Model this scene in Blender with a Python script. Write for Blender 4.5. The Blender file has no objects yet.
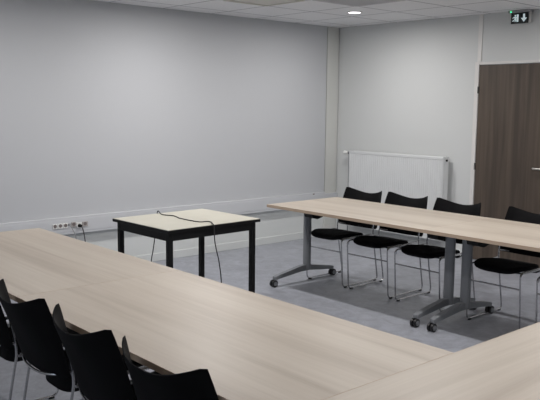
import bpy, bmesh, math, random
from mathutils import Vector, Matrix
random.seed(7)
PI = math.pi
scene = bpy.context.scene
COL = scene.collection

# ------------------------------------------------------------------ materials
def srgb(r, g, b):
    def c(v):
        v /= 255.0
        return v/12.92 if v <= 0.04045 else ((v+0.055)/1.055)**2.4
    return (c(r), c(g), c(b), 1.0)

def mat(name, col, rough=0.5, metal=0.0, spec=0.5, coat=0.0, emit=None, es=0.0):
    m = bpy.data.materials.new(name); m.use_nodes = True
    b = m.node_tree.nodes['Principled BSDF']
    b.inputs['Base Color'].default_value = col
    b.inputs['Roughness'].default_value = rough
    b.inputs['Metallic'].default_value = metal
    b.inputs['Specular IOR Level'].default_value = spec
    b.inputs['Coat Weight'].default_value = coat
    if emit:
        b.inputs['Emission Color'].default_value = emit
        b.inputs['Emission Strength'].default_value = es
    return m

def N(m, t, **kw):
    n = m.node_tree.nodes.new(t)
    for k, v in kw.items(): setattr(n, k, v)
    return n
def L(m, a, b): m.node_tree.links.new(a, b)

def coords(m, scale=(1, 1, 1), loc=(0, 0, 0), rot=(0, 0, 0), kind='Object'):
    tc = N(m, 'ShaderNodeTexCoord'); mp = N(m, 'ShaderNodeMapping')
    mp.inputs['Scale'].default_value = scale; mp.inputs['Location'].default_value = loc
    mp.inputs['Rotation'].default_value = rot
    L(m, tc.outputs[kind], mp.inputs['Vector']); return mp.outputs['Vector']

def noise(m, vec, scale, detail=4, rough=0.5, dist=0.0):
    n = N(m, 'ShaderNodeTexNoise'); n.inputs['Scale'].default_value = scale
    n.inputs['Detail'].default_value = detail; n.inputs['Roughness'].default_value = rough
    n.inputs['Distortion'].default_value = dist
    L(m, vec, n.inputs['Vector']); return n.outputs['Fac']

def ramp(m, fac, stops):
    r = N(m, 'ShaderNodeValToRGB'); e = r.color_ramp.elements
    while len(e) < len(stops): e.new(0.5)
    for el, (p, c) in zip(e, stops): el.position = p; el.color = c
    L(m, fac, r.inputs['Fac']); return r.outputs['Color']

def mixc(m, a, b, fac=0.5, mode='MIX'):
    x = N(m, 'ShaderNodeMix', data_type='RGBA', blend_type=mode)
    if hasattr(fac, 'node'): L(m, fac, x.inputs[0])
    else: x.inputs[0].default_value = fac
    for v, i in ((a, 6), (b, 7)):
        if hasattr(v, 'node'): L(m, v, x.inputs[i])
        else: x.inputs[i].default_value = v
    return x.outputs[2]

def bump(m, h, strength=0.2, dist=0.01):
    b = N(m, 'ShaderNodeBump'); b.inputs['Strength'].default_value = strength
    b.inputs['Distance'].default_value = dist
    L(m, h, b.inputs['Height']); L(m, b.outputs['Normal'], m.node_tree.nodes['Principled BSDF'].inputs['Normal'])

def base(m, c): L(m, c, m.node_tree.nodes['Principled BSDF'].inputs['Base Color'])

def wood(name, dark, mid, light, along=0.35, across=6.5, rough=0.42, seed=0.0, axis='X', fine=60):
    m = mat(name, mid, rough, spec=0.4)
    if axis == 'X': s = (along, across, across); s2 = (along*4, fine, fine)
    else: s = (across, across, along); s2 = (fine, fine, along*4)
    a = noise(m, coords(m, s, (seed, seed*1.7, seed)), 1.0, 5, 0.6, 0.6)
    c = ramp(m, a, [(0.34, dark), (0.48, mid), (0.64, light)])
    f = noise(m, coords(m, s2, (seed*3, 0, 0)), 1.0, 3, 0.6)
    fc = ramp(m, f, [(0.3, (0.93, 0.92, 0.91, 1)), (0.65, (1, 1, 1, 1))])
    base(m, mixc(m, c, fc, 1.0, 'MULTIPLY')); return m

W1 = srgb(162, 151, 138); W2 = srgb(174, 164, 151); W3 = srgb(181, 172, 159)
M = {}
M['top'] = [wood('beech_laminate_%s' % i, W1, W2, W3, seed=s) for i, s in (('a', 1.3), ('b', 7.9), ('c', 13.1), ('d', 23.7), ('e', 31.9), ('f', 44.1))]
M['edge'] = mat('laminate_edge_band', srgb(176, 156, 136), 0.5)
M['wall'] = mat('white_wall_paint', srgb(207, 210, 209), 0.7, spec=0.3)
bump(M['wall'], noise(M['wall'], coords(M['wall']), 160, 3), 0.05, 0.002)
M['wall2'] = mat('white_partition_panel', srgb(205, 207, 206), 0.6, spec=0.3)
M['lining'] = mat('pale_grey_wall_lining', srgb(188, 190, 193), 0.7, spec=0.3)
M['post'] = mat('corner_post_paint', srgb(202, 203, 199), 0.6)
M['gap_shade'] = mat('grey_joint_gap_shade', srgb(110, 110, 108), 0.7)  # shadow inside the joint gaps, put into a darker grey
M['trunk'] = mat('white_trunking_plastic', srgb(196, 198, 201), 0.45)
M['white'] = mat('white_plastic', srgb(225, 225, 222), 0.4)
M['trim'] = mat('light_frame_paint', srgb(216, 214, 211), 0.45)
M['rad'] = mat('radiator_enamel', srgb(212, 214, 214), 0.35)
M['black'] = mat('black_powder_coat', srgb(9, 9, 10), 0.5, spec=0.25)
M['cream'] = mat('cream_laminate', srgb(224, 221, 203), 0.4)
base(M['cream'], ramp(M['cream'], noise(M['cream'], coords(M['cream']), 6, 3), [(0.3, srgb(187, 184, 170)), (0.7, srgb(194, 191, 177))]))
M['fabric'] = mat('black_seat_fabric', srgb(15, 15, 17), 0.9, spec=0.15)
bump(M['fabric'], noise(M['fabric'], coords(M['fabric']), 900, 2), 0.3, 0.001)
M['shell'] = mat('black_shell_plastic', srgb(10, 10, 12), 0.7, spec=0.12)
bump(M['shell'], noise(M['shell'], coords(M['shell']), 600, 2), 0.15, 0.001)
M['chrome'] = mat('chrome_tube', srgb(190, 190, 192), 0.22, 1.0)
M['glide'] = mat('black_rubber', srgb(20, 20, 20), 0.6)
M['steel'] = mat('grey_painted_steel', srgb(124, 127, 131), 0.42, 0.1)
M['caster'] = mat('black_caster_rubber', srgb(18, 18, 20), 0.4)
M['hub'] = mat('grey_caster_hub', srgb(120, 122, 126), 0.4, 0.3)
M['cable'] = mat('dark_cable', srgb(40, 38, 38), 0.5)
M['gcable'] = mat('grey_cable', srgb(150, 150, 150), 0.5)
M['hole'] = mat('socket_recess', srgb(112, 104, 102), 0.6)
M['socket'] = mat('socket_grey', srgb(165, 160, 158), 0.5)
M['signblack'] = mat('sign_black', srgb(14, 22, 22), 0.35)
M['signwhite'] = mat('sign_lit_white', srgb(220, 232, 235), 0.4, emit=srgb(215, 235, 240), es=0.55)
M['green'] = mat('green_indicator', srgb(60, 220, 130), 0.3, emit=(0.05, 1.0, 0.35, 1), es=4.0)
M['lamp'] = mat('lamp_diffuser', srgb(255, 255, 255), 0.4, emit=(1.0, 0.93, 1.0, 1), es=14.0)
M['vent'] = mat('vent_grille_paint', srgb(196, 196, 198), 0.5)
M['ventframe'] = mat('ceiling_unit_frame', srgb(205, 203, 194), 0.5)
M['ventdark'] = mat('vent_recess', srgb(150, 150, 152), 0.7)
M['alu'] = mat('brushed_steel_handle', srgb(190, 188, 182), 0.3, 0.9)
# door wood
M['door'] = wood('dark_grained_door_laminate', srgb(68, 59, 52), srgb(80, 70, 61), srgb(91, 80, 70), along=0.5, across=14, rough=0.5, seed=3.3, axis='Z', fine=90)
# floor: mottled blue-grey vinyl
m = M['floor'] = mat('mottled_grey_vinyl', srgb(150, 153, 160), 0.34, spec=0.45)
v = coords(m)
a = ramp(m, noise(m, v, 9, 6, 0.65, 0.8), [(0.34, srgb(140, 142, 150)), (0.52, srgb(153, 156, 164)), (0.68, srgb(165, 168, 177))])
b = ramp(m, noise(m, v, 70, 3, 0.6), [(0.36, (0.88, 0.88, 0.88, 1)), (0.62, (1, 1, 1, 1))])
base(m, mixc(m, a, b, 1.0, 'MULTIPLY'))
# ceiling: 60 cm mineral tiles in a thin grid, T-bar shading painted as darker lines
m = M['ceil'] = mat('ceiling_tiles', srgb(214, 214, 215), 0.85, spec=0.2)
tc = N(m, 'ShaderNodeTexCoord'); sp = N(m, 'ShaderNodeSeparateXYZ'); L(m, tc.outputs['Object'], sp.inputs[0])
def shade_line(o, off):
    a = N(m, 'ShaderNodeMath', operation='ADD'); L(m, o, a.inputs[0]); a.inputs[1].default_value = off
    p = N(m, 'ShaderNodeMath', operation='PINGPONG'); L(m, a.outputs[0], p.inputs[0]); p.inputs[1].default_value = 0.3
    l = N(m, 'ShaderNodeMath', operation='LESS_THAN'); L(m, p.outputs[0], l.inputs[0]); l.inputs[1].default_value = 0.010
    return l.outputs[0]
mx = N(m, 'ShaderNodeMath', operation='MAXIMUM'); L(m, shade_line(sp.outputs[0], -0.3), mx.inputs[0]); L(m, shade_line(sp.outputs[1], 0.15), mx.inputs[1])
tl = ramp(m, noise(m, coords(m), 120, 3), [(0.35, srgb(228, 228, 229)), (0.65, srgb(236, 236, 237))])
base(m, mixc(m, tl, srgb(172, 172, 174), mx.outputs[0]))

# ------------------------------------------------------------------ mesh helpers
def finish(name, bm, m, parent=None, smooth=False, loc=None):
    bmesh.ops.recalc_face_normals(bm, faces=bm.faces)
    me = bpy.data.meshes.new(name); bm.to_mesh(me); bm.free()
    ms = m if isinstance(m, (list, tuple)) else [m]
    for x in ms: me.materials.append(x)
    if smooth:
        me.polygons.foreach_set('use_smooth', [True]*len(me.polygons))
        try: me.set_sharp_from_angle(angle=math.radians(38))
        except Exception: pass
    o = bpy.data.objects.new(name, me); COL.objects.link(o)
    if parent: o.parent = parent
    if loc: o.location = loc
    return o

def box(bm, x0, x1, y0, y1, z0, z1, bev=0.0, mi=0):
    r = bmesh.ops.create_cube(bm, size=1.0)
    vs = r['verts']
    for v in vs:
        v.co = Vector(((x0+x1)/2+v.co.x*(x1-x0), (y0+y1)/2+v.co.y*(y1-y0), (z0+z1)/2+v.co.z*(z1-z0)))
    fs = set(f for v in vs for f in v.link_faces)
    for f in fs: f.material_index = mi
    if bev:
        es = set(e for v in vs for e in v.link_edges)
        bmesh.ops.bevel(bm, geom=list(es), offset=bev, segments=2, profile=0.5, affect='EDGES', clamp_overlap=True)

def rounded(pts, r=0.03, n=6):
    """polyline with rounded corners"""
    P = [Vector(p) for p in pts]; out = [P[0]]
    for i in range(1, len(P)-1):
        a, b, c = P[i-1], P[i], P[i+1]
        d1 = (a-b); d2 = (c-b)
        t = min(r, d1.length*0.45, d2.length*0.45)
        s, e = b+d1.normalized()*t, b+d2.normalized()*t
        for k in range(n+1):
            u = k/n
            out.append(s*(1-u)**2 + b*2*u*(1-u) + e*u*u)
    out.append(P[-1]); return out

def tube(bm, pts, r, seg=8, ry=None):
    P = [Vector(p) for p in pts]; ring = []
    t0 = (P[1]-P[0]).normalized()
    up = Vector((0, 0, 1)) if abs(t0.z) < 0.9 else Vector((1, 0, 0))
    nrm = t0.cross(up).normalized()
    for i, p in enumerate(P):
        t = (P[min(i+1, len(P)-1)]-P[max(i-1, 0)]).normalized()
        nrm = (nrm - t*nrm.dot(t)).normalized(); bn = t.cross(nrm)
        ring.append([bm.verts.new(p + nrm*math.cos(a)*r + bn*math.sin(a)*(ry or r)) for a in [2*PI*k/seg for k in range(seg)]])
    for A, B in zip(ring, ring[1:]):
        for k in range(seg): bm.faces.new((A[k], A[(k+1) % seg], B[(k+1) % seg], B[k]))
    bm.faces.new(ring[0][::-1]); bm.faces.new(ring[-1])

def cyl(bm, c, r, h, axis='z', seg=24, r2=None, mi=0):
    R = {'z': Matrix.Identity(3), 'x': Matrix.Rotation(PI/2, 3, 'Y'), 'y': Matrix.Rotation(-PI/2, 3, 'X')}[axis]
    g = bmesh.ops.create_cone(bm, cap_ends=True, segments=seg, radius1=r, radius2=r if r2 is None else r2, depth=h)
    for v in g['verts']: v.co = R @ v.co + Vector(c)
    for f in set(f for v in g['verts'] for f in v.link_faces): f.material_index = mi

def prism(bm, poly, a0, a1, axis='x'):
    """extrude a 2D polygon along an axis"""
    def P(u, v, a): return {'x': (a, u, v), 'y': (u, a, v), 'z': (u, v, a)}[axis]
    A = [bm.verts.new(P(u, v, a0)) for u, v in poly]; B = [bm.verts.new(P(u, v, a1)) for u, v in poly]
    n = len(poly)
    bm.faces.new(A); bm.faces.new(B[::-1])
    for i in range(n): bm.faces.new((A[i], B[i], B[(i+1) % n], A[(i+1) % n]))

def new(): return bmesh.new()
def thing(name, label, cat, loc=(0, 0, 0), rz=0, group=None):
    o = bpy.data.objects.new(name, None); COL.objects.link(o); o.empty_display_size = 0.2
    o.location = loc; o.rotation_euler = (0, 0, rz)
    return tag(o, label, cat, group)
def tag(o, label, cat, group=None):
    o['label'] = label; o['category'] = cat
    if group: o['group'] = group
    return o
def struct(name, bm, m, smooth=False):
    o = finish(name, bm, m, smooth=smooth); o['kind'] = 'structure'; return o
def dup(root, loc, rz, label, group=None):
    r = root.copy(); COL.objects.link(r); r.location = loc; r.rotation_euler = (0, 0, rz)
    r['label'] = label
    if group: r['group'] = group
    for ch in list(root.children):
        c = ch.copy(); COL.objects.link(c); c.parent = r
        for g in list(ch.children):
            d = g.copy(); COL.objects.link(d); d.parent = c
    return r

# ------------------------------------------------------------------ the room
H = 2.545; XW = 8.4; YN = -9.0
bm = new(); box(bm, -0.15, XW+0.15, YN-0.15, 0.15, -0.1, 0.0); struct('floor', bm, M['floor'])
bm = new(); box(bm, -0.15, XW+0.15, YN-0.15, 0.15, H, H+0.1); struct('ceiling', bm, M['ceil'])
bm = new(); box(bm, -0.15, 0.0, YN, 0.15, 0, H); struct('wall_left', bm, M['wall'])
# smooth lining on the left wall; it stops short of the corner
bm = new(); box(bm, 0.0, 0.024, YN, -0.222, 0.555, H, 0.002); struct('trim_1', bm, M['lining'])
bm = new(); box(bm, 0.0, 0.024, -0.210, -0.012, 0.082, H, 0.002); struct('trim_4', bm, M['post'])
bm = new(); box(bm, 0.0, 0.006, -0.222, -0.210, 0.555, H); box(bm, 0.0, 0.006, -0.012, 0.0, 0.082, H); struct('trim_5', bm, M['gap_shade'])  # strips coloured as the shade in the gaps beside the post
# right wall with the door opening
DX0, DX1, DZ = 2.0, 2.86, 2.037
bm = new()
box(bm, 0.0, DX0-0.03, 0.0, 0.15, 0, H); box(bm, DX1+0.03, XW, 0.0, 0.15, 0, H); box(bm, DX0-0.03, DX1+0.03, 0.0, 0.15, DZ+0.025, H)
struct('wall_right', bm, M['wall2'])
bm = new(); box(bm, DX0-0.025, DX0+0.022, -0.008, 0.0, DZ+0.03, H, 0.002); struct('trim_2', bm, M['trim'])   # joint cover over the door
bm = new()                                                # door frame
box(bm, DX0-0.045, DX0, -0.012, 0.10, 0, DZ+0.028, 0.002); box(bm, DX1, DX1+0.045, -0.012, 0.10, 0, DZ+0.028, 0.002)
box(bm, DX0, DX1, -0.012, 0.10, DZ, DZ+0.028, 0.002)
struct('trim_3', bm, M['trim'])
bm = new(); box(bm, DX0+0.003, DX1-0.003, 0.0, 0.042, 0.006, DZ-0.003, 0.0015)
door = struct('door_1', bm, M['door'])
for hz in (0.22, 0.99, 1.78):
    bm = new(); cyl(bm, (DX0+0.001, -0.0155, hz), 0.0035, 0.07, 'z', 12); box(bm, DX0, DX0+0.006, -0.003, 0.0, hz-0.035, hz+0.035)
    finish('door_hinge', bm, M['black'], door, True)
bm = new(); box(bm, 2.755, 2.795, -0.008, 0.0, 0.88, 1.06, 0.003)
cyl(bm, (2.775, -0.03, 1.015), 0.011, 0.05, 'y', 16)
tube(bm, rounded([(2.775, -0.052, 1.015), (2.68, -0.052, 1.015), (2.672, -0.035, 1.015)], 0.012), 0.010, 12)
finish('door_handle', bm, M['alu'], door, True)
# the two walls behind the camera: one with windows
bm = new(); box(bm, XW, XW+0.15, YN, 0.15, 0, H); struct('wall_near', bm, M['wall'])
wins = [(1.2, 3.2), (3.9, 5.9)]
bm = new(); xs = 0.0
for a, b in wins:
    box(bm, xs, a, YN-0.15, YN, 0, H); box(bm, a, b, YN-0.15, YN, 0, 0.9); box(bm, a, b, YN-0.15, YN, 2.1, H); xs = b
box(bm, xs, XW, YN-0.15, YN, 0, H); struct('wall_back', bm, M['wall'])
gl = bpy.data.materials.new('window_glass'); gl.use_nodes = True
nt = gl.node_tree; nt.nodes.remove(nt.nodes['Principled BSDF'])
tr = nt.nodes.new('ShaderNodeBsdfTransparent'); gs = nt.nodes.new('ShaderNodeBsdfGlossy'); gs.inputs['Roughness'].default_value = 0.02
mxs = nt.nodes.new('ShaderNodeMixShader'); mxs.inputs[0].default_value = 0.06
nt.links.new(tr.outputs[0], mxs.inputs[1]); nt.links.new(gs.outputs[0], mxs.inputs[2]); nt.links.new(mxs.outputs[0], nt.nodes['Material Output'].inputs['Surface'])
for i, (a, b) in enumerate(wins):
    bm = new(); mid = (a+b)/2
    for x0, x1, z0, z1 in ((a, a+.05, .9, 2.1), (b-.05, b, .9, 2.1), (mid-.03, mid+.03, .95, 2.05), (a+.05, b-.05, .9, .95), (a+.05, b-.05, 2.05, 2.1)):
        box(bm, x0, x1, YN-0.1, YN-0.04, z0, z1, 0.003)
    w = struct('window_%d' % (i+1), bm, M['white'])
    for x0, x1 in ((a+.05, mid-.03), (mid+.03, b-.05)):
        bm = new(); box(bm, x0, x1, YN-0.075, YN-0.069, .95, 2.05); finish('window_pane', bm, gl, w)
# baseboards
bm = new(); box(bm, 0.0, 0.014, YN, -0.0, 0, 0.082, 0.003); struct('baseboard_left', bm, M['wall'])
bm = new(); box(bm, 0.014, DX0-0.045, -0.012, 0.0, 0, 0.082, 0.003); struct('baseboard_right', bm, M['wall'])
bm = new(); box(bm, DX1+0.045, XW, -0.012, 0.0, 0, 0.082, 0.003); struct('baseboard_far', bm, M['wall'])

# ------------------------------------------------------------------ cable trunking with sockets
tk = thing('wall_trunking', 'long white plastic cable trunking box running low along the left wall', 'trunking', (0.0, -4.5, 0))
bm = new(); box(bm, 0.0005, 0.062, -4.45, 4.26, 0.392, 0.5545, 0.004)
finish('trunk_body', bm, M['trunk'], tk)
bm = new(); box(bm, 0.0245, 0.045, 4.262, 4.499, 0.392, 0.530, 0.003); finish('trunk_end', bm, M['trunk'], tk)
bm = new(); box(bm, 0.061, 0.0655, -4.45, 4.258, 0.418, 0.532, 0.0015); finish('trunk_cover', bm, M['trunk'], tk)
def socket(y, z, label, grey=False, plate=0.045):
    s = thing('wall_socket', label, 'socket', (0.0655, y, z), 0, 'sockets on the cable trunking')
    bm = new(); box(bm, 0.0, 0.010, -plate/2, plate/2, -0.0235, 0.0235, 0.003); finish('socket_plate', bm, M['socket' if grey else 'white'], s)
    bm = new(); cyl(bm, (0.0102, 0, 0.003), 0.0165, 0.002, 'x', 20)
    finish('socket_recess', bm, M['hole'], s)
    return s
socket(-3.775, 0.479, 'white wall socket on the trunking, leftmost of the bank of three')
socket(-3.724, 0.479, 'white wall socket on the trunking, middle of the bank of three')
socket(-3.673, 0.479, 'white wall socket on the trunking, right of the bank of three, next to grey cable')
socket(-3.590, 0.482, 'grey wall socket on the trunking between the grey cable and the black plug', True)
socket(-3.475, 0.476, 'wide pale wall socket on the trunking just right of the black plug', True, 0.06)
# plug with black lead
pl = thing('power_plug', 'black power plug with lead hanging from the socket in the trunking', 'plug', (0.0655, -3.535, 0.468))
bm = new(); box(bm, 0, 0.012, -0.026, 0.026, -0.024, 0.028, 0.003); finish('socket_plate', bm, M['white'], pl)
bm = new(); cyl(bm, (0.028, 0, 0.0), 0.017, 0.032, 'x', 18, 0.013); finish('plug_body', bm, M['black'], pl, True)
bm = new(); tube(bm, rounded([(0.035, 0.0, 0.0), (0.055, 0.01, -0.02), (0.06, 0.03, -0.12), (0.03, 0.05, -0.30), (0.02, 0.03, -0.465), (0.10, 0.12, -0.465)], 0.05), 0.0045, 8)
finish('lead', bm, M['cable'], pl, True)
gc = thing('power_lead', 'pale grey lead drooping from the trunking between the sockets', 'cable', (0.0655, -3.635, 0.485))
bm = new(); box(bm, 0, 0.016, -0.010, 0.010, -0.010, 0.010, 0.003); finish('plug_body', bm, M['gcable'], gc)
bm = new(); tube(bm, rounded([(0.010, 0, 0.0), (0.030, 0.01, -0.02), (0.05, 0.045, -0.11), (0.03, 0.06, -0.3), (0.02, 0.05, -0.478), (0.08, 0.02, -0.478)], 0.05), 0.004, 8)
finish('lead', bm, M['gcable'], gc, True)
bm = new(); box(bm, 0.0625, 0.069, -0.455, -0.43, 0.534, 0.549, 0.002)
tag(finish('cable_outlet', bm, M['hole']), 'tiny dark outlet on the trunking near the room corner', 'outlet')

# ------------------------------------------------------------------ radiator
RX0, RX1, RZ0, RZ1 = 0.345, 1.70, 0.158, 1.07
rd = thing('radiator', 'white ribbed panel radiator mounted on the wall beside the door', 'radiator', ((RX0+RX1)/2, 0, 0))
hw = (RX1-RX0)/2
bm = new()
n = 46; pts = []; pitch = (2*hw-0.03)/n
for i in range(n):
    x = -hw+0.015+i*pitch
    pts += [(x, -0.135), (x+pitch*0.30, -0.135), (x+pitch*0.45, -0.1308), (x+pitch*0.85, -0.1308)]
pts += [(hw-0.015, -0.135), (hw-0.015, -0.122), (-hw+0.015, -0.122)]
prism(bm, pts, RZ0+0.01, RZ1-0.03, 'z'); finish('front_panel', bm, M['rad'], rd)
bm = new(); box(bm, -hw+0.015, hw-0.015, -0.055, -0.042, RZ0+0.01, RZ1-0.03, 0.003); finish('back_panel', bm, M['rad'], rd)
bm = new()
for i in range(27):
    x = -hw+0.04+i*0.05
    box(bm, x, x+0.02, -0.121, -0.056, RZ0+0.03, RZ1-0.05)
finish('convector_fins', bm, M['rad'], rd)
bm = new(); box(bm, -hw, hw, -0.137, -0.122, RZ1-0.03, RZ1, 0.003); box(bm, -hw, hw, -0.056, -0.038, RZ1-0.03, RZ1, 0.003)
for i in range(46):
    x = -hw+0.01+i*(2*hw-0.026)/45; box(bm, x, x+0.007, -0.122, -0.056, RZ1-0.008, RZ1-0.003)
finish('top_grille', bm, M['rad'], rd)
for s in (-1, 1):
    bm = new(); box(bm, min(s*hw, s*(hw-0.012)), max(s*hw, s*(hw-0.012)), -0.136, -0.040, RZ0+0.005, RZ1-0.031, 0.002)
    finish('side_panel', bm, M['rad'], rd)
    bm = new(); box(bm, s*0.45-0.02, s*0.45+0.02, -0.042, -0.0005, RZ0+0.1, RZ1-0.1); finish('wall_bracket', bm, M['rad'], rd)
bm = new(); cyl(bm, (-hw-0.02, -0.085, RZ1-0.028), 0.012, 0.04, 'x', 14); cyl(bm, (-hw-0.045, -0.085, RZ1-0.028), 0.017, 0.025, 'x', 14)
tube(bm, rounded([(-hw-0.045, -0.085, RZ1-0.03), (-hw-0.045, -0.085, 0.06), (-hw-0.045, -0.0005, 0.06)], 0.03), 0.0075, 8)
vv = finish('valve', bm, M['hub'], rd, True)
bm = new(); cyl(bm, (-hw-0.095, -0.085, RZ1-0.028), 0.024, 0.055, 'x', 18, 0.020); finish('thermostat_head', bm, M['white'], vv, True)
bm = new(); cyl(bm, (-hw-0.125, -0.085, RZ1-0.028), 0.021, 0.006, 'x', 18); finish('thermostat_cap', bm, M['ventdark'], vv, True)
bm = new(); cyl(bm, (hw+0.006, -0.085, RZ1-0.035), 0.011, 0.014, 'x', 12); finish('bleed_valve', bm, M['black'], rd, True)

# ------------------------------------------------------------------ folding tables on casters
def table(length, width, topmat, label, loc, rz, group, inset=(0.075, 0.065)):
    t = thing('conference_table', label, 'table', loc, rz, group)
    hl, wd = length/2, width/2
    bm = new(); box(bm, -hl+0.0012, hl-0.0012, -wd+0.0012, wd-0.0012, 0.7165, 0.74); finish('tabletop', bm, topmat, t)
    bm = new()
    for x0, x1, y0, y1 in ((-hl, hl, -wd, -wd+0.0012), (-hl, hl, wd-0.0012, wd), (-hl, -hl+0.0012, -wd+0.0012, wd-0.0012), (hl-0.0012, hl, -wd+0.0012, wd-0.0012)):
        box(bm, x0, x1, y0, y1, 0.7155, 0.7398)
    finish('edge_band', bm, M['edge'], t)
    bm = new(); box(bm, -hl+0.12, hl-0.12, -0.03, 0.03, 0.655, 0.695, 0.004); finish('crossbeam', bm, M['steel'], t)
    for s in (-1, 1):
        lx = s*(hl-inset[0 if s < 0 else 1])
        bm = new()
        tube(bm, [(lx, 0.018, 0.105), (lx, 0.018, 0.70)], 0.031, 24, 0.042)
        box(bm, lx-0.03, lx+0.03, -0.26, 0.26, 0.695, 0.7160, 0.003)
        leg = finish('leg', bm, M['steel'], t, True)
        bm = new()                                      # splayed foot, thin towards its ends
        prof = [(-0.40, 0.062), (-0.40, 0.092), (-0.365, 0.100), (-0.05, 0.150), (0.05, 0.150), (0.365, 0.100), (0.40, 0.092), (0.40, 0.062),
                (0.375, 0.062), (0.355, 0.072), (0.06, 0.098), (-0.06, 0.098), (-0.355, 0.072), (-0.375, 0.062)]
        prism(bm, [(a*0.93-0.014, b) for a, b in prof], lx-0.022, lx+0.022, 'x')
        bmesh.ops.bevel(bm, geom=[e for e in bm.edges], offset=0.003, segments=1, affect='EDGES')
        finish('foot', bm, M['steel'], leg)
        bm = new(); ix = -s                              # tilt bracket on the inner side
        prism(bm, [(-0.08, 0.694), (-0.08, 0.64), (-0.065, 0.607), (0, 0.590), (0.065, 0.607), (0.08, 0.64), (0.08, 0.694)],
              lx+ix*0.050, lx+ix*0.150, 'x')
        finish('tilt_bracket', bm, M['black'], leg)
        for sy in (-1, 1):
            cy = sy*0.364-0.014
            bm = new(); cyl(bm, (lx, cy, 0.058), 0.007, 0.02, 'z', 10)
            for o in (-0.0145, 0.0145):
                cyl(bm, (lx+o, cy+sy*0.010, 0.031), 0.031, 0.016, 'x', 22, mi=0)
                cyl(bm, (lx+o*1.6, cy+sy*0.010, 0.031), 0.019, 0.012, 'x', 18, mi=1)
            box(bm, lx-0.006, lx+0.006, cy-0.006, cy+sy*0.010+0.012, 0.03, 0.060)
            finish('caster', bm, [M['caster'], M['hub']], leg, True)
    return t
AY0, AY1 = -5.445, -4.572
G = 'beech-topped tables on casters'
table(1.6745, 0.883, M['top'][0], 'pale wood-topped table on casters nearest the radiator, in the row by the door wall', (1.540+0.836, -2.049, 0), 0, G, (0.045, 0.075))
table(1.6745, 0.883, M['top'][1], 'pale wood-topped table on casters running out of frame at right before the dark door', (3.215+0.836, -2.049, 0), 0, G)
aw = (4.921-1.511)/2
table(aw-0.0006, AY1-AY0, M['top'][2], 'far half of the long left pale wood table run, ending near the wall sockets', (1.511+aw/2, (AY0+AY1)/2, 0), 0, G)
table(aw-0.0006, AY1-AY0, M['top'][3], 'near half of the long left pale wood table run, in front of the black chairs', (4.921-aw/2, (AY0+AY1)/2, 0), 0, G)
table(1.80, 0.87, M['top'][4], 'pale wood table across the bottom right corner, its grain turned at an angle', (4.9213+0.435, -5.445+0.90, 0), PI/2, G)

# ------------------------------------------------------------------ small black-legged table
st = thing('side_table', 'small square table with cream top, black apron and black legs', 'table', (1.785, -3.515, 0), math.radians(1.5))
a, b = 0.361, 0.430
bm = new(); box(bm, -a+0.004, a-0.004, -b+0.004, b-0.004, 0.735, 0.7405); finish('tabletop', bm, M['cream'], st)
bm = new(); box(bm, -a, a, -b, b, 0.716, 0.7375, 0.002)
finish('black_edge', bm, M['black'], st)
bm = new(); i_ = 0.028
box(bm, -a+i_, a-i_, -b+i_, -b+i_+0.025, 0.655, 0.7155); box(bm, -a+i_, a-i_, b-i_-0.025, b-i_, 0.655, 0.7155)
box(bm, -a+i_, -a+i_+0.025, -b+i_+0.025, b-i_-0.025, 0.655, 0.7155); box(bm, a-i_-0.025, a-i_, -b+i_+0.025, b-i_-0.025, 0.655, 0.7155)
finish('apron', bm, M['black'], st)
for sx in (-1, 1):
    for sy in (-1, 1):
        bm = new(); cx, cy = sx*(a-i_-0.0165), sy*(b-i_-0.0165); w = 0.0185
        box(bm, cx-w, cx+w, cy-w, cy+w, 0.004, 0.7155, 0.0025)
        lg = finish('leg', bm, M['black'], st)
        bm = new(); cyl(bm, (cx, cy, 0.0025), 0.016, 0.005, 'z', 14); finish('rubber_foot', bm, M['glide'], lg)
def smooth_path(P, n=8):
    P = [Vector(p) for p in P]; Q = [P[0]*2-P[1]]+P+[P[-1]*2-P[-2]]; out = []
    for i in range(1, len(Q)-2):
        a_, b_, c_, d_ = Q[i-1:i+3]
        for k in range(n):
            t = k/n
            out.append(0.5*((2*b_)+(-a_+c_)*t+(2*a_-5*b_+4*c_-d_)*t*t+(-a_+3*b_-3*c_+d_)*t**3))
    out.append(P[-1]); return out
bm = new(); zt = 0.7445
tube(bm, smooth_path([(1.355, -3.60, 0.004), (1.375, -3.60, 0.12), (1.372, -3.575, 0.34), (1.380, -3.56, 0.44), (1.385, -3.545, 0.55), (1.385, -3.53, 0.68), (1.390, -3.525, 0.738), (1.412, -3.53, zt+0.012),
     (1.47, -3.545, zt), (1.54, -3.565, zt), (1.60, -3.54, zt), (1.652, -3.533, zt), (1.74, -3.56, zt), (1.819, -3.565, zt), (1.923, -3.565, zt), (1.998, -3.547, zt), (2.02, -3.49, zt), (2.082, -3.50, zt), (2.12, -3.53, zt),
     (2.158, -3.545, zt+0.001), (2.166, -3.545, 0.725), (2.162, -3.535, 0.63), (2.165, -3.522, 0.555), (2.16, -3.494, 0.462), (2.165, -3.476, 0.303), (2.17, -3.48, 0.10), (2.20, -3.46, 0.005), (2.30, -3.42, 0.0045)]), 0.0042, 8)
tag(finish('power_cable', bm, M['cable'], smooth=True), 'thin dark cable draped across the cream top of the small table', 'cable')

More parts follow.
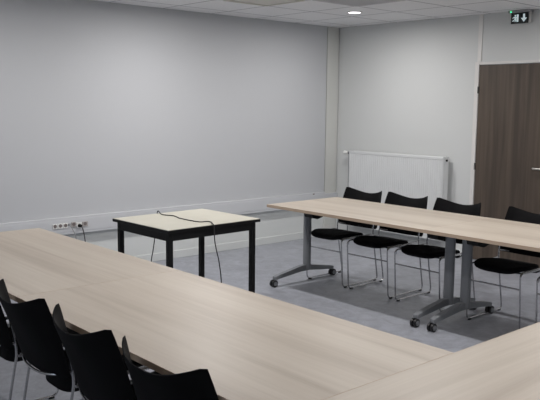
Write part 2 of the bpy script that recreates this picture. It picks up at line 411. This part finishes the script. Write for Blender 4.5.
# ------------------------------------------------------------------ chairs (local front is -Y)
def chair(label, loc, rz, group):
    t = thing('stacking_chair', label, 'chair', loc, rz, group)
    # back shell
    bm = new(); nu, nv, th = 28, 14, 0.011
    def ys(z): return 0.185+0.20*(z-0.5)+0.20*max(0.0, z-0.5)**2
    def P(u, v):
        au = abs(u)
        zt_ = 0.786+0.052*au**1.9 - (0.007*((au-0.95)/0.05)**2 if au > 0.95 else 0)
        zb = 0.474+0.010*au**2 + (0.018*((au-0.88)/0.12)**2 if au > 0.88 else 0)
        z = zb+(zt_-zb)*v
        w = 0.243-0.026*v**2.2
        sag = 0.045+0.045*v
        return Vector((u*w, ys(z)+sag*(1-au**2.9), z))
    F = []; Bk = []
    for j in range(nv+1):
        fr, br = [], []
        for i in range(nu+1):
            u = -1+2*i/nu; v = j/nv; p = P(u, v)
            du = P(min(u+.01, 1), v)-P(max(u-.01, -1), v); dv = P(u, min(v+.01, 1))-P(u, max(v-.01, 0))
            nn = du.cross(dv).normalized()
            if nn.y > 0: nn = -nn
            edge = min(1.0, min(1-abs(u), 1.0)*12+0.35)*min(1.0, min(v, 1-v)*12+0.35)
            fr.append(bm.verts.new(p+nn*th/2*edge)); br.append(bm.verts.new(p-nn*th/2*edge))
        F.append(fr); Bk.append(br)
    for j in range(nv):
        for i in range(nu):
            bm.faces.new((F[j][i], F[j][i+1], F[j+1][i+1], F[j+1][i])); bm.faces.new((Bk[j][i], Bk[j+1][i], Bk[j+1][i+1], Bk[j][i+1]))
    for i in range(nu):
        bm.faces.new((F[0][i], Bk[0][i], Bk[0][i+1], F[0][i+1])); bm.faces.new((F[nv][i], F[nv][i+1], Bk[nv][i+1], Bk[nv][i]))
    for j in range(nv):
        bm.faces.new((F[j][0], F[j+1][0], Bk[j+1][0], Bk[j][0])); bm.faces.new((F[j][nu], Bk[j][nu], Bk[j+1][nu], F[j+1][nu]))
    back = finish('backrest', bm, M['shell'], t, True)
    # padded seat: rounded pad, dished, with a lip rolling down at the front
    bm = new(); na = 56; rings = []
    prof = [(0.0, 0.458), (0.35, 0.459), (0.65, 0.462), (0.85, 0.464), (0.95, 0.461), (1.0, 0.450), (0.995, 0.438), (0.95, 0.430), (0.7, 0.425), (0.0, 0.423)]
    for rr, z in prof:
        if rr == 0.0: rings.append([bm.verts.new((0, -0.067, z))]); continue
        rg = []
        for k in range(na):
            a_ = 2*PI*k/na; c, s = math.cos(a_), math.sin(a_)
            e = 0.52
            y = -0.067+math.copysign(abs(s)**e, s)*0.218*rr; x = math.copysign(abs(c)**e, c)*(0.205-0.15*max(0.0, y+0.12))*rr
            zz = z - (0.012*((-y-0.17)/0.1)**2 if y < -0.17 else 0) + 0.012*(abs(x)/0.2)**3 - (0.08 if z > 0.44 else 0.24)*max(0.0, y+0.12)
            rg.append(bm.verts.new((x, y, zz)))
        rings.append(rg)
    for A, B in zip(rings, rings[1:]):
        for k in range(na):
            k2 = (k+1) % na
            if len(A) == 1: bm.faces.new((A[0], B[k], B[k2]))
            elif len(B) == 1: bm.faces.new((A[k], B[0], A[k2]))
            else: bm.faces.new((A[k], B[k], B[k2], A[k2]))
    finish('seat', bm, M['fabric'], t, True)
    # chrome sled frames
    for s in (-1, 1):
        x = s*0.219
        bm = new()
        tube(bm, rounded([(s*0.216, 0.190, 0.650), (x, 0.156, 0.46), (x, 0.242, 0.0125), (x, -0.242, 0.0125), (x, -0.272, 0.437), (x, 0.150, 0.437)], 0.04, 7), 0.0062, 10)
        fr = finish('sled_frame', bm, M['chrome'], t, True)
        for y in (-0.205, 0.205):
            bm = new(); box(bm, x-0.008, x+0.008, y-0.016, y+0.016, 0.0, 0.014, 0.003); finish('floor_glide', bm, M['glide'], fr)
        bm = new(); cyl(bm, (s*0.213, 0.198, 0.625), 0.008, 0.026, 'y', 14); finish('bolt', bm, M['chrome'], fr, True)
    bm = new(); tube(bm, [(-0.217, -0.265, 0.325), (0.217, -0.265, 0.325)], 0.0055, 10)
    finish('front_stretcher', bm, M['chrome'], t, True)
    for x in (-0.219, 0.219):
        bm = new(); tube(bm, rounded([(x*0.975, -0.262, 0.405), (x*0.975, -0.255, 0.441), (x*0.975, 0.14, 0.441)], 0.03), 0.0075, 10, 0.0045)
        finish('seat_side_rail', bm, M['chrome'], t, True)
    for y in (-0.17, 0.08):
        bm = new(); zz = 0.417 if y < 0 else 0.390; tube(bm, rounded([(-0.212, y, 0.437), (-0.16, y, zz), (0.16, y, zz), (0.212, y, 0.437)], 0.03), 0.006, 8)
        finish('seat_support', bm, M['chrome'], t, True)
    bm = new(); tube(bm, smooth_path([(-0.218, 0.157, 0.500), (-0.17, 0.212, 0.490), (-0.09, 0.236, 0.479), (0, 0.243, 0.476), (0.09, 0.236, 0.479), (0.17, 0.212, 0.490), (0.218, 0.157, 0.500)]), 0.0055, 8)
    finish('back_rod', bm, M['chrome'], t, True)
    return t
GB = 'black chairs along the far table'; GA = 'black chairs along the left table'
c0 = chair('black sled-base chair at the far table, nearest the room corner', (1.783, -1.762, 0), 0.02, GB)
dup(c0, (2.285, -1.745, 0), 0.02, 'black sled-base chair at the far table, second from the room corner')
dup(c0, (2.820, -1.755, 0), 0.0, 'black sled-base chair at the far table, left of the doubled table legs')
dup(c0, (3.508, -1.758, 0), 0.0, 'black sled-base chair at the far table, its back before the dark door')
dup(c0, (4.075, -1.760, 0), 0, 'black sled-base chair at the far table, only a front leg showing at right edge')
dup(c0, (2.915, -5.262, 0), PI, 'black sled-base chair cut by the left edge, farthest of the near row', GA)
dup(c0, (3.432, -5.232, 0), 3.125, 'black sled-base chair second from left in the near row, curved back rod showing', GA)
dup(c0, (3.972, -5.232, 0), 3.105, 'black sled-base chair in the middle of the near row, back seen from behind', GA)
dup(c0, (4.465, -5.225, 0), 3.191, 'black sled-base chair nearest the camera, bottom of the near row', GA)

# ------------------------------------------------------------------ exit sign
ex = thing('exit_sign', 'black emergency exit sign with white running man and down arrow', 'sign', (2.457, -0.05, 2.415))
bm = new(); box(bm, -0.115, 0.115, -0.025, 0.0495, 0.105, 0.1295, 0.004); finish('housing', bm, M['ventdark'], ex)
bm = new(); box(bm, -0.092, 0.092, -0.004, 0.004, 0.0, 0.104, 0.001); finish('sign_panel', bm, M['signblack'], ex)
bm = new(); box(bm, -0.080, 0.112, 0.012, 0.018, 0.004, 0.104, 0.001); finish('back_plate', bm, M['trim'], ex)
def flat(polys, name):
    bm = new()
    for p in polys: prism(bm, p, -0.0062, -0.0040, 'y')
    return finish(name, bm, M['signwhite'], ex)
flat([[(0.037, 0.090), (0.057, 0.090), (0.057, 0.052), (0.079, 0.052), (0.047, 0.014), (0.015, 0.052), (0.037, 0.052)]], 'arrow_symbol')
def ngon(cx, cz, r, n=12): return [(cx+r*math.cos(2*PI*k/n), cz+r*math.sin(2*PI*k/n)) for k in range(n)]
flat([[(-0.031, 0.088), (-0.011, 0.088), (-0.011, 0.018), (-0.031, 0.018)],          # door leaf
      ngon(-0.046, 0.078, 0.008),
      [(-0.058, 0.068), (-0.040, 0.068), (-0.038, 0.045), (-0.052, 0.045)],          # torso
      [(-0.058, 0.068), (-0.072, 0.060), (-0.074, 0.048), (-0.068, 0.048), (-0.066, 0.056), (-0.056, 0.060)],
      [(-0.040, 0.068), (-0.032, 0.056), (-0.034, 0.052), (-0.042, 0.058)],
      [(-0.052, 0.046), (-0.044, 0.046), (-0.056, 0.028), (-0.074, 0.022), (-0.076, 0.029), (-0.062, 0.034)],
      [(-0.046, 0.046), (-0.038, 0.046), (-0.036, 0.034), (-0.044, 0.018), (-0.052, 0.018), (-0.044, 0.034)]], 'running_man_symbol')
bm = new(); cyl(bm, (-0.082, -0.027, 0.112), 0.006, 0.006, 'y', 14); finish('indicator_light', bm, M['green'], ex, True)

# ------------------------------------------------------------------ ceiling fittings
def downlight(x, y, label, power=1.0):
    t = thing('ceiling_downlight', label, 'ceiling light', (x, y, H), 0, 'round downlights in the tiled ceiling')
    bm = new(); n = 32; R = [(0.078, -0.0005), (0.078, -0.006), (0.068, -0.010), (0.060, -0.006), (0.060, -0.0005)]; rg = []
    for r, z in R: rg.append([bm.verts.new((r*math.cos(2*PI*k/n), r*math.sin(2*PI*k/n), z)) for k in range(n)])
    for A, B in zip(rg, rg[1:]+rg[:1]):
        for k in range(n): bm.faces.new((A[k], A[(k+1) % n], B[(k+1) % n], B[k]))
    finish('trim_ring', bm, M['white'], t, True)
    bm = new(); cyl(bm, (0, 0, -0.003), 0.0595, 0.004, 'z', 32); finish('diffuser', bm, M['lamp'], t)
    ld = bpy.data.lights.new('downlight_lamp', 'AREA'); ld.shape = 'DISK'; ld.size = 0.115; ld.energy = LAMP_W*power
    ld.color = LAMP_C; ld.spread = math.radians(LAMP_SPREAD)
    lo = bpy.data.objects.new('downlight_lamp', ld); COL.objects.link(lo); lo.location = (x, y, H-0.012)
ROW = (0.84, 1.28, 0.72, 0.12, 0.12); LAMP_W = 30.0; LAMP_C = (1.0, 0.97, 0.955); LAMP_SPREAD = 178
for j, y in enumerate((-1.03, -2.85, -4.65, -6.45, -8.25)):
    for i, x in enumerate((1.19, 3.6, 6.0)):
        downlight(x, y, 'small round lit downlight in the ceiling near the room corner' if (i, j) == (0, 0) else 'round ceiling downlight outside the photograph', ROW[j])
vt = thing('ceiling_vent', 'ribbed grey air vent tile in the ceiling behind the lit downlight', 'vent', (1.8, -1.65, H))
bm = new()
for x0, x1, y0, y1 in ((-.29, .29, -.29, -.27), (-.29, .29, .27, .29), (-.29, -.27, -.27, .27), (.27, .29, -.27, .27)): box(bm, x0, x1, y0, y1, -0.008, -0.0005)
finish('frame', bm, M['vent'], vt)
bm = new(); box(bm, -.27, .27, -.27, .27, -0.003, -0.0005); finish('backing', bm, M['ventdark'], vt)
bm = new()
for k in range(22):
    x = -0.262+k*0.0243; box(bm, x, x+0.014, -.27, .27, -0.007, -0.003)
finish('slats', bm, M['vent'], vt)
cu = thing('ceiling_panel', 'square ceiling panel with pale raised frame, cut by the top edge of the photo', 'ceiling unit', (1.2, -2.25, H))
bm = new()
for x0, x1, y0, y1 in ((-.26, .26, -.26, -.235), (-.26, .26, .235, .26), (-.26, -.235, -.235, .235), (.235, .26, -.235, .235)): box(bm, x0, x1, y0, y1, -0.014, -0.0005, 0.002)
finish('frame', bm, M['ventframe'], cu)
bm = new(); box(bm, -.235, .235, -.235, .235, -0.006, -0.0005); finish('panel', bm, M['ventframe'], cu)

# ------------------------------------------------------------------ daylight
w = bpy.data.worlds.new('sky'); scene.world = w; w.use_nodes = True
bg = w.node_tree.nodes['Background']; bg.inputs['Color'].default_value = (0.72, 0.84, 1.0, 1); bg.inputs['Strength'].default_value = 2.2
for a, b in wins:
    pd = bpy.data.lights.new('window_portal', 'AREA'); pd.shape = 'RECTANGLE'; pd.size = b-a-0.1; pd.size_y = 1.1; pd.cycles.is_portal = True
    po = bpy.data.objects.new('window_portal', pd); COL.objects.link(po); po.location = ((a+b)/2, YN-0.02, 1.5); po.rotation_euler = (PI/2, 0, 0)

# ------------------------------------------------------------------ camera
f, yaw, pitch, roll = 742.608, 2.4167229, 0.1270298, 0.0105534
fw = Vector((math.cos(yaw)*math.cos(pitch), math.sin(yaw)*math.cos(pitch), -math.sin(pitch)))
r0 = fw.cross(Vector((0, 0, 1))).normalized(); u0 = r0.cross(fw)
rr_ = r0*math.cos(roll)+u0*math.sin(roll); uu = -r0*math.sin(roll)+u0*math.cos(roll)
cam = bpy.data.cameras.new('camera'); co = bpy.data.objects.new('camera', cam); COL.objects.link(co)
mw = Matrix.Identity(4)
for i in range(3): mw[i][0] = rr_[i]; mw[i][1] = uu[i]; mw[i][2] = -fw[i]
mw[0][3], mw[1][3], mw[2][3] = 6.387856, -6.748000, 1.602541
co.matrix_world = mw
cam.sensor_fit = 'HORIZONTAL'; cam.sensor_width = 36.0; cam.lens = f/540*36.0; cam.clip_start = 0.05
scene.camera = co
vs = scene.view_settings
vs.view_transform = 'Standard'; vs.look = 'None'; vs.gamma = 1.0; vs.use_curve_mapping = False; vs.exposure = -0.62
